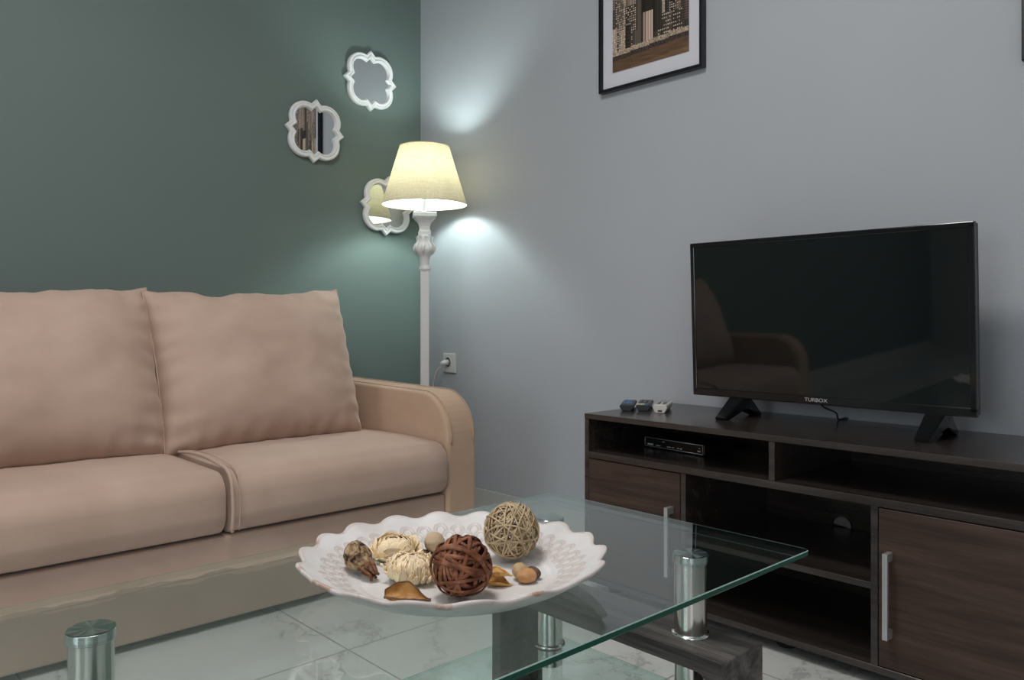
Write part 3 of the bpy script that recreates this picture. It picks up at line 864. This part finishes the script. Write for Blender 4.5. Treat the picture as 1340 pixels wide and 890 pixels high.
# ------------------------------------------------------------------ coffee table
GX0, GX1, GY0, GY1, GT, GTH = .129, 1.180, .590, 1.151, .422, .0085
table = thing('coffee_table', 'glass coffee table on chrome posts and dark grey wooden arches', 'table', ((GX0 + GX1) / 2, (GY0 + GY1) / 2, 0))
def pane(name, x0, x1, y0, y1, zt, th, gm_, par):
    m = MB()
    r = .012; poly = arc((x1 - r, y1 - r), r, 0, PI / 2, 6) + arc((x0 + r, y1 - r), r, PI / 2, PI, 6) + arc((x0 + r, y0 + r), r, PI, 1.5 * PI, 6) + arc((x1 - r, y0 + r), r, 1.5 * PI, 2 * PI, 6)
    n = len(poly); c = .0012
    cx, cy = (x0 + x1) / 2, (y0 + y1) / 2
    def ins(p): return (p[0] - c * (1 if p[0] > cx else -1), p[1] - c * (1 if p[1] > cy else -1))
    lv = [[(*ins(p), zt) for p in poly], [(*p, zt - c) for p in poly], [(*p, zt - th + c) for p in poly], [(*ins(p), zt - th) for p in poly]]
    vs_ = [q for l in lv for q in l]
    m.add(vs_, [tuple(range(n)), tuple(3 * n + i for i in range(n))[::-1]], 0)
    m.add(vs_, [(k * n + (i + 1) % n, k * n + i, (k + 1) * n + i, (k + 1) * n + (i + 1) % n) for k in (1, 2) for i in range(n)], 1)
    m.add(vs_, [((i + 1) % n, i, n + i, n + (i + 1) % n) for i in range(n)], 2)
    return m.build(name, [gm_, M['gedge'], M['gbevel']], par)
pane('glass_top', GX0, GX1, GY0, GY1, GT, GTH, M['glass'], table)
pane('glass_shelf', .232, 1.077, .650, 1.078, .190, .006, M['glass_low'], table)
BZ, BTH, LY0, LY1 = .295, .026, .620, 1.108
for xc in (1.034, .275):
    th = .024; r = .022
    o_ = [(LY0, 0), (LY0, BZ), (LY1, BZ), (LY1, 0), (LY1 - th, 0)] + arc((LY1 - th - r, BZ - BTH - r), r, 0, PI / 2, 8) + arc((LY0 + th + r, BZ - BTH - r), r, PI / 2, PI, 8) + [(LY0 + th, 0)]
    MB().prism(o_, xc - .055, xc + .055, 'x', .0015, 1).build('leg_frame', M['tablewood'], table)
    for yc in (.7125, 1.016):
        p = MB(); px_ = xc + .0025 if xc > 1 else xc; cen = (0, 0, 0)
        p.lathe([(.0245, BZ), (.0245, GT - .0165)], cen, 48)
        p.lathe([(.0245, .190), (.0245, BZ - BTH)], cen, 48)
        p.lathe([(.0245, .155), (.0245, .184)], cen, 48)
        po = p.build('post', M['chrome'], table, world=False); po.location = (px_ - table.location.x, yc - table.location.y, 0)
        c_ = MB(); c_.lathe([(.0262, -.0125), (.0268, -.0118), (.0268, -.0005), (.0262, 0)], (0, 0, 0), 64, smooth=False)
        rn = random.Random(int(xc * 100 + yc * 1000)); nn_ = 26; zz = [.0006 + rn.uniform(-.0007, .0011) for _ in range(nn_)]
        c_.add([(.026 * math.cos(2 * PI * q / nn_), .026 * math.sin(2 * PI * q / nn_), zz[q]) for q in range(nn_)] + [(0, 0, .0008)], [(q, (q + 1) % nn_, nn_) for q in range(nn_)])
        co = c_.build('cap', M['cap'], po, world=False); co.location = (0, 0, GT - .004)
        for z in (BZ, .190):
            f_ = MB(); f_.lathe([(.0292, z), (.0295, z + .0015), (.0285, z + .0035), (.0246, z + .0045)], cen, 40)
            f_.build('collar', M['chrome_ring'], po, world=False)

# ------------------------------------------------------------------ ceramic plate
PX, PY, PZ = .679, .846, GT + .0006
plate = tag(bpy.data.objects.new('plate', bpy.data.meshes.new('plate')), 'large white ceramic plate with ruffled rim on the glass table', 'plate')
COL.objects.link(plate); plate.location = (PX, PY, PZ)
NA, R0, NS = 900, .205, 18
th_ = np.arange(NA) / NA * 2 * PI
lobe = np.abs(np.cos(NS / 2 * th_ + .25)) ** .9 - .60
lobe = (lobe + np.roll(lobe, 4) + np.roll(lobe, -4) + np.roll(lobe, 8) + np.roll(lobe, -8)) / 5
def topz(r):
    return np.where(r < .130, .0085 + .0006 * (r / .13) ** 2, .0091 + .034 * np.clip((r - .130) / .075, 0, 1.3) ** 1.15)
rs = np.concatenate([np.linspace(.002, .122, 16), np.linspace(.124, .196, 66), np.linspace(.198, .205, 6)])
V, Cc = [], []
for r in rs:
    fr_ = np.clip((r - .15) / .055, 0, 1) ** 2
    rr = r * .975 + fr_ * .0130 * lobe
    z = topz(np.full(NA, r)) + fr_ * .0100 * lobe
    rel = np.zeros(NA)
    if .126 < r < .140:
        w = math.sin((r - .126) / .014 * PI); rel = np.maximum(rel, w * np.clip(np.cos(110 * th_), 0, 1))
    for k in range(3):
        rk = .146 + k * .0125
        nc = 40
        ph = (th_ * nc / (2 * PI) + .5 * (k % 2)) % 1 - .5
        du = ph * 2 * PI / nc * rk; dv = r - rk
        dd = np.sqrt(du ** 2 + (dv * .95) ** 2)
        for rho in (.0105, .0065):
            g = np.exp(-((dd - rho) / .0011) ** 2) * (dv > -.002)
            rel = np.maximum(rel, g * (.9 if rho > .008 else .7))
    z = z + .0017 * rel
    V.append(np.stack([rr * np.cos(th_), rr * np.sin(th_), z], 1))
    e = np.full(NA, np.clip((r - .2005) / .003, 0, 1))
    # browner along the flanks of the relief
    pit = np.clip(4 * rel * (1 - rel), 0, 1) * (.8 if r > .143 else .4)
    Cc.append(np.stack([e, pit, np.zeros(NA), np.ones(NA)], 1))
for (r, dz) in ((.2075, -.0005), (.2085, -.003), (.2070, -.0055), (.200, -.0075), (.18, -.009), (.15, -.0095), (.125, -.0088), (.112, 0), (.104, 0), (.100, .003), (.002, .003)):
    fr_ = np.clip((r - .15) / .055, 0, 1.05) ** 2
    rr = r * .975 + fr_ * .0130 * lobe
    z = (topz(np.full(NA, min(r, .205))) + fr_ * .0100 * lobe + dz) if r > .12 else np.full(NA, dz)
    V.append(np.stack([rr * np.cos(th_), rr * np.sin(th_), np.maximum(z, 0)], 1))
    Cc.append(np.stack([np.full(NA, 1.0 if r > .2055 else 0), np.zeros(NA), np.zeros(NA), np.ones(NA)], 1))
V = np.concatenate(V); nr = len(V) // NA
fs = []
for k in range(nr - 1):
    for i in range(NA):
        j = (i + 1) % NA; fs.append((k * NA + i, k * NA + j, (k + 1) * NA + j, (k + 1) * NA + i))
fs.append(tuple(range(NA))[::-1]); fs.append(tuple((nr - 1) * NA + i for i in range(NA)))
me = plate.data; me.from_pydata(V.tolist(), [], fs); me.materials.append(M['ceramic'])
me.polygons.foreach_set('use_smooth', [True] * len(fs))
ca = me.color_attributes.new('Col', 'FLOAT_COLOR', 'POINT'); ca.data.foreach_set('color', np.concatenate(Cc).astype(np.float32).ravel())
bm = bmesh.new(); bm.from_mesh(me); bmesh.ops.recalc_face_normals(bm, faces=bm.faces); bm.to_mesh(me); bm.free()
def pz(x, y):
    r = math.hypot(x - PX, y - PY); return PZ + float(topz(np.array([r]))[0])

# woven balls
def woven(name, label, c, R, n, w, flat, mat, seed, seg=72, rmin=.82):
    rnd = random.Random(seed); m = MB(); c = Vector(c)
    for k in range(n):
        ax = Vector((rnd.gauss(0, 1), rnd.gauss(0, 1), rnd.gauss(0, 1))).normalized()
        u = ax.orthogonal().normalized(); v = ax.cross(u); off = rnd.uniform(-.42, .42); rr = R * rnd.uniform(rmin, 1) - w * flat
        a = math.sqrt(1 - off * off); ph = rnd.uniform(0, 6.28); am = rnd.uniform(0, .035)
        pts = []
        for i in range(seg):
            t = 2 * PI * i / seg
            d = (u * math.cos(t) * a + v * math.sin(t) * a + ax * (off + .02 * math.sin(2 * t + ph))).normalized()
            pts.append(c + d * rr * (1 - am * (1 + math.sin(3 * t + ph))))
        m.tube(pts, w * rnd.uniform(.75, 1.2), 6, closed=True, flat=flat, up=lambda p: (p - c).normalized())
    o = m.build(name, M[mat], None, origin=(c.x, c.y, c.z - R)); return tag(o, label, 'decorative ball', 'woven rattan balls on the plate')
bx, by = .632, .772
woven('woven_ball', 'dark brown woven rattan ball in the middle of the plate', (bx, by, pz(bx, by) + .0405), .0405, 36, .0027, .40, 'wick_brown', 3)
bx, by = .783, .843
woven('woven_ball', 'straw coloured woven rattan ball at the back of the plate', (bx, by, pz(bx, by) + .0425), .042, 70, .00125, .8, 'wick_beige', 8)

# dried flowers made of thin shavings
def flower(label, x, y, R, Hh, tilt, rings, seed, frill, flare):
    """petals are thin curved sheets wrapped on shrinking domes; rings of (scale, tip angle from the top, count, half width)"""
    rnd = random.Random(seed); m = MB(); cols = []
    for (sc_, tipa, count, wid) in rings:
        for k in range(count):
            t0 = 2 * PI * (k + rnd.uniform(-.25, .25)) / count + sc_ * 7
            tip = tipa * rnd.uniform(.8, 1.2); sck = sc_ * rnd.uniform(.94, 1.05); fl = flare * sc_ ** 2 * rnd.uniform(.3, 1.5); wk = wid * rnd.uniform(.8, 1.2)
            nu, nv = 10, 8; vs_ = []; fs = []; sh = rnd.uniform(.80, 1.05); ph = rnd.uniform(0, 6)
            for i in range(nu + 1):
                f_ = i / nu; pa = 1.75 + (tip - 1.75) * f_
                wf = wk * math.sin(PI * (.15 + .68 * f_)) ** .8 / max(.35, math.sin(pa))
                for j in range(nv + 1):
                    g = -1 + 2 * j / nv
                    th = t0 + g * wf
                    pp = pa + .22 * g * g * f_                     # rounded tip
                    q = sck * (1 + fl * f_ ** 3 * (1 - .3 * g * g)) + frill * math.sin(6 * g + ph + 5 * f_) * f_ / R - .03 * abs(g)
                    vs_.append((R * q * math.sin(pp) * math.cos(th), R * q * math.sin(pp) * math.sin(th), max(0, Hh * (.26 + .74 * (.5 + .5 * q) * math.cos(pp)))))
                    cols.append((1.0 * sh * (.84 + .16 * f_), min(1, (.76 + .05 * f_) * sh), (.47 + .10 * f_) * sh, 1))
            for i in range(nu):
                for j in range(nv):
                    a = i * (nv + 1) + j; fs.append((a, a + 1, a + nv + 2, a + nv + 1))
            m.add(vs_, fs, 0, True)
    o = m.build('dried_flower', M['petal'], None, origin=(0, 0, 0)); o.location = (x, y, pz(x, y) + .0035); o.rotation_euler = tilt
    at_ = o.data.color_attributes.new('Col', 'FLOAT_COLOR', 'POINT')
    at_.data.foreach_set('color', np.array(cols, dtype=np.float32).ravel())
    sm = o.modifiers.new('thick', 'SOLIDIFY'); sm.thickness = .0005
    return tag(o, label, 'dried flower', 'cream dried flowers on the plate')
rose = [(1.0, 1.25, 9, .46), (.97, 1.0, 9, .44), (.90, .80, 8, .46), (.82, .60, 7, .48), (.70, .45, 6, .5), (.60, .25, 6, .6), (.50, .05, 5, .6), (.42, -.2, 5, .6), (.34, -.3, 4, .6)]
flower('cream dried flower with broad open petals near the back rim', .664, .966, .0335, .032, (.06, -.10, .3), rose, 21, .0012, .24)
pom = [(1.0, 1.25, 22, .13), (1.0, 1.05, 22, .13), (.97, .88, 20, .14), (.93, .70, 18, .14), (.87, .52, 16, .16), (.80, .38, 12, .18), (.74, .20, 10, .22), (.66, .0, 8, .28), (.58, -.25, 6, .3)]
flower('cream dried flower of narrow shavings behind the orange husk', .624, .868, .0335, .034, (.10, -.08, 1.0), pom, 33, .0018, .20)

# small pale wooden balls
def ball(label, x, y, r, mat, sq=1.0):
    m = MB(); n = 24; prof = [(r * math.sin(PI * i / n) * (1 + .02 * math.sin(5 * i)), -r * sq * math.cos(PI * i / n)) for i in range(n + 1)]
    prof[0] = (0, -r * sq); prof[-1] = (0, r * sq)
    z = pz(x, y) + r * sq + .0008
    m.lathe(prof, (x, y, z), 32); o = m.build('wooden_ball', M[mat], None, origin=(x, y, z - r * sq)); return tag(o, label, 'ball', 'pale wooden balls on the plate')
ball('small pale wooden ball between the cream flower and straw ball', .722, .945, .0152, 'ballwood')
ball('small pale ball mostly hidden behind the brown woven ball', .713, .893, .0125, 'ballwood')

# seed pod
tail, head = at(489, 751, z=.442), at(461, 720, z=.463)
ax = (head - tail); L = ax.length; ax.normalize()
pod = thing('seed_pod', 'mottled brown and cream seed pod lying on the plate left side', 'seed pod', tuple(tail))
m = MB(); vs_ = []; fs = []; u = Vector((0, 0, 1)); u = (u - ax * u.dot(ax)).normalized(); w = ax.cross(u); na, nl = 40, 30
for i in range(nl + 1):
    f_ = i / nl
    rad = .0185 * (min(1, f_ / .55) ** .75 if f_ < .55 else max(0, 1 - ((f_ - .55) / .47) ** 2.6) ** .5)
    rad = max(rad, .0035)
    for k in range(na):
        t = 2 * PI * k / na; p = tail + ax * (L * (.15 + .97 * f_))
        q = rad * (1 + .13 * nz((math.cos(t) * 1.3, math.sin(t) * 1.3, f_ * 2.5), 1.4, 5) + .06 * math.sin(3 * t + 2 * f_) + .05 * nz((math.cos(t), math.sin(t), f_), 7, 2))
        vs_.append(p + w * (q * math.cos(t)) + u * (q * math.sin(t)))
for i in range(nl):
    for k in range(na):
        k2 = (k + 1) % na; fs.append((i * na + k, i * na + k2, (i + 1) * na + k2, (i + 1) * na + k))
fs.append(tuple(nl * na + k for k in range(na))); fs.append(tuple(range(na))[::-1])
m.add(vs_, fs, 0, True); m.build('pod_body', M['pod'], pod)
m = MB()
for k in range(6):
    t = 2 * PI * k / 6; d = w * math.cos(t) + u * math.sin(t)
    m.tube([tail + ax * L * .30 + d * .0085, tail + ax * L * .12 + d * .0065, tail + ax * L * .0 + d * .0045, tail - ax * L * .07 + d * (.006 + .003 * math.sin(5 * k))], lambda f: .0042 * (1 - .5 * f), 7, flat=.6)
m.build('stem', M['pod_stem'], pod)

# curled orange husk at the front
def shell(name, label, cat, c, length, width, depth, rz, mat, edge, seed, tip=1.4, rx=0, twist=.5, group=None):
    t = thing(name, label, cat, c, 0, group); t.rotation_euler = (rx, 0, rz)
    m = MB(); vs_ = []; fs = []; nu, nv = 22, 16; rims = []
    for i in range(nu + 1):
        f_ = i / nu; wl = width * (math.sin(PI * (.10 + .88 * f_)) ** .8) * (1 if f_ < .5 else (1 - ((f_ - .5) / .52) ** tip))
        wl = max(wl, .001)
        for j in range(nv + 1):
            g = -1 + 2 * j / nv; a_ = g * 1.25
            x = length * (f_ - .5); y = wl * math.sin(a_) * .9; z = depth * (1 - math.cos(a_)) * wl / width * 1.4 + twist * depth * (1 - f_) ** 2 * .8
            z += .0012 * nz((x, y, seed), 150, seed)
            vs_.append((x, y, z))
    for i in range(nu):
        for j in range(nv):
            a = i * (nv + 1) + j; fs.append((a, a + 1, a + nv + 2, a + nv + 1))
    m.add(vs_, fs, 0, True); o = m.build('shell', M[mat], t, world=False)
    so = o.modifiers.new('thick', 'SOLIDIFY'); so.thickness = .0014; so.offset = 0
    rim = [vs_[i * (nv + 1)] for i in range(nu, -1, -1)] + [vs_[j] for j in range(1, nv + 1)] + [vs_[i * (nv + 1) + nv] for i in range(1, nu + 1)]
    e = MB(); e.tube(rim, .0011, 6); e.build('rim', M[edge], t, world=False)
    return t
hk = at(534, 783, z=.4355)
shell('dried_husk', 'curled orange brown husk at the front of the plate', 'dried petal', (hk.x, hk.y, pz(hk.x, hk.y) + .0015), .056, .019, .014, -YAW + .05, 'husk', 'husk_edge', 3, 1.3, .35)
dl = at(557, 719, z=.440)
shell('dried_leaf', 'small dark brown dried leaf behind the rear pale ball', 'dried petal', (dl.x, dl.y, pz(dl.x, dl.y) + .0012), .030, .008, .004, -YAW - .1, 'husk_edge', 'husk_edge', 5, 1.2, 0)
# dried peel stack
for i, (px, py, z, rz, lb) in enumerate(((653, 746, .452, -.55, 'yellow dried peel piece on top beside the brown ball'), (652, 757, .4405, -.9, 'orange dried peel piece lying lowest beside the brown ball'))):
    p = at(px, py, z=z)
    s = shell('dried_peel', lb, 'dried peel', (p.x, p.y, (pz(p.x, p.y) + (.001 if i else .0125))), .036, .0125, .0085, rz, 'peel', 'peel', 7 + i, 1.5, .2 if i else PI * .0, .4, 'dried peel beside the brown ball')
# nuts
def nut(label, p, r, el, rz, mat, ry=0):
    m = MB(); na, nl = 28, 20; vs_ = []; fs = []
    for i in range(nl + 1):
        a = PI * i / nl; rad = r * math.sin(a) ** .85; x = -el * math.cos(a) * (1 + .12 * math.cos(a))
        for k in range(na):
            t = 2 * PI * k / na; cre = 1 - .12 * math.exp(-((math.sin(t / 2 - .9)) / .10) ** 2)
            vs_.append((x, rad * cre * math.cos(t), rad * cre * math.sin(t) * .9 ))
    for i in range(nl):
        for k in range(na):
            k2 = (k + 1) % na; fs.append((i * na + k, i * na + k2, (i + 1) * na + k2, (i + 1) * na + k))
    m.add(vs_, fs, 0, True); o = m.build('nut', M[mat], None, origin=(0, 0, 0))
    o.location = p; o.rotation_euler = (.4, ry, rz); return tag(o, label, 'nut', 'nuts on the right of the plate')
p = at(690.5, 750.5, z=.444); nut('tan orange nut in front on the right of the plate', (p.x, p.y, pz(p.x, p.y) + .0095), .0102, .0135, -YAW + .45, 'nut')
p = at(681, 744, z=.448); nut('light brown round nut behind the tan orange nut', (p.x + .004, p.y + .004, pz(p.x, p.y) + .0115), .0118, .0125, .9, 'nut_light')
p = at(699.5, 742.5, z=.447); nut('dark brown nut shell at the right end of the nuts', (p.x, p.y, pz(p.x, p.y) + .0085), .0072, .0105, -YAW - .7, 'nut_dark', .35)

# ------------------------------------------------------------------ light
w = bpy.data.worlds.new('world'); scene.world = w; w.use_nodes = True
w.node_tree.nodes['Background'].inputs[0].default_value = (.5, .55, .6, 1); w.node_tree.nodes['Background'].inputs[1].default_value = .1
def area(name, loc, size, power, col, target):
    l = bpy.data.lights.new(name, 'AREA'); l.shape = 'RECTANGLE'; l.size, l.size_y = size; l.energy = power; l.color = col
    o = bpy.data.objects.new(name, l); COL.objects.link(o); o.location = loc
    d = Vector(target) - Vector(loc); o.rotation_euler = d.to_track_quat('-Z', 'Y').to_euler(); return o
cl = area('ceiling_lamp', (.5, 1.15, ZC - .06), (.6, .6), 21, (1, .97, .94), (.5, 1.15, 0)); cl.data.shape = 'DISK'
area('ceiling_fill', (-.6, .6, ZC - .03), (2.2, 2.2), 18, (1, .97, .94), (-.6, .6, 0))  # added soft fill that weakens the ceiling lamp's shadows
area('window_daylight', (-1.6, YR + .05, 1.25), (2.6, 1.7), 22, (.88, .94, 1.0), (-.4, 2.6, .4))
area('side_daylight_fill', (XL + .05, .9, 1.2), (2.6, 1.8), 44, (.88, .94, 1.0), (2, 1.8, .6))  # added fill to even out the walls, no known window on this side
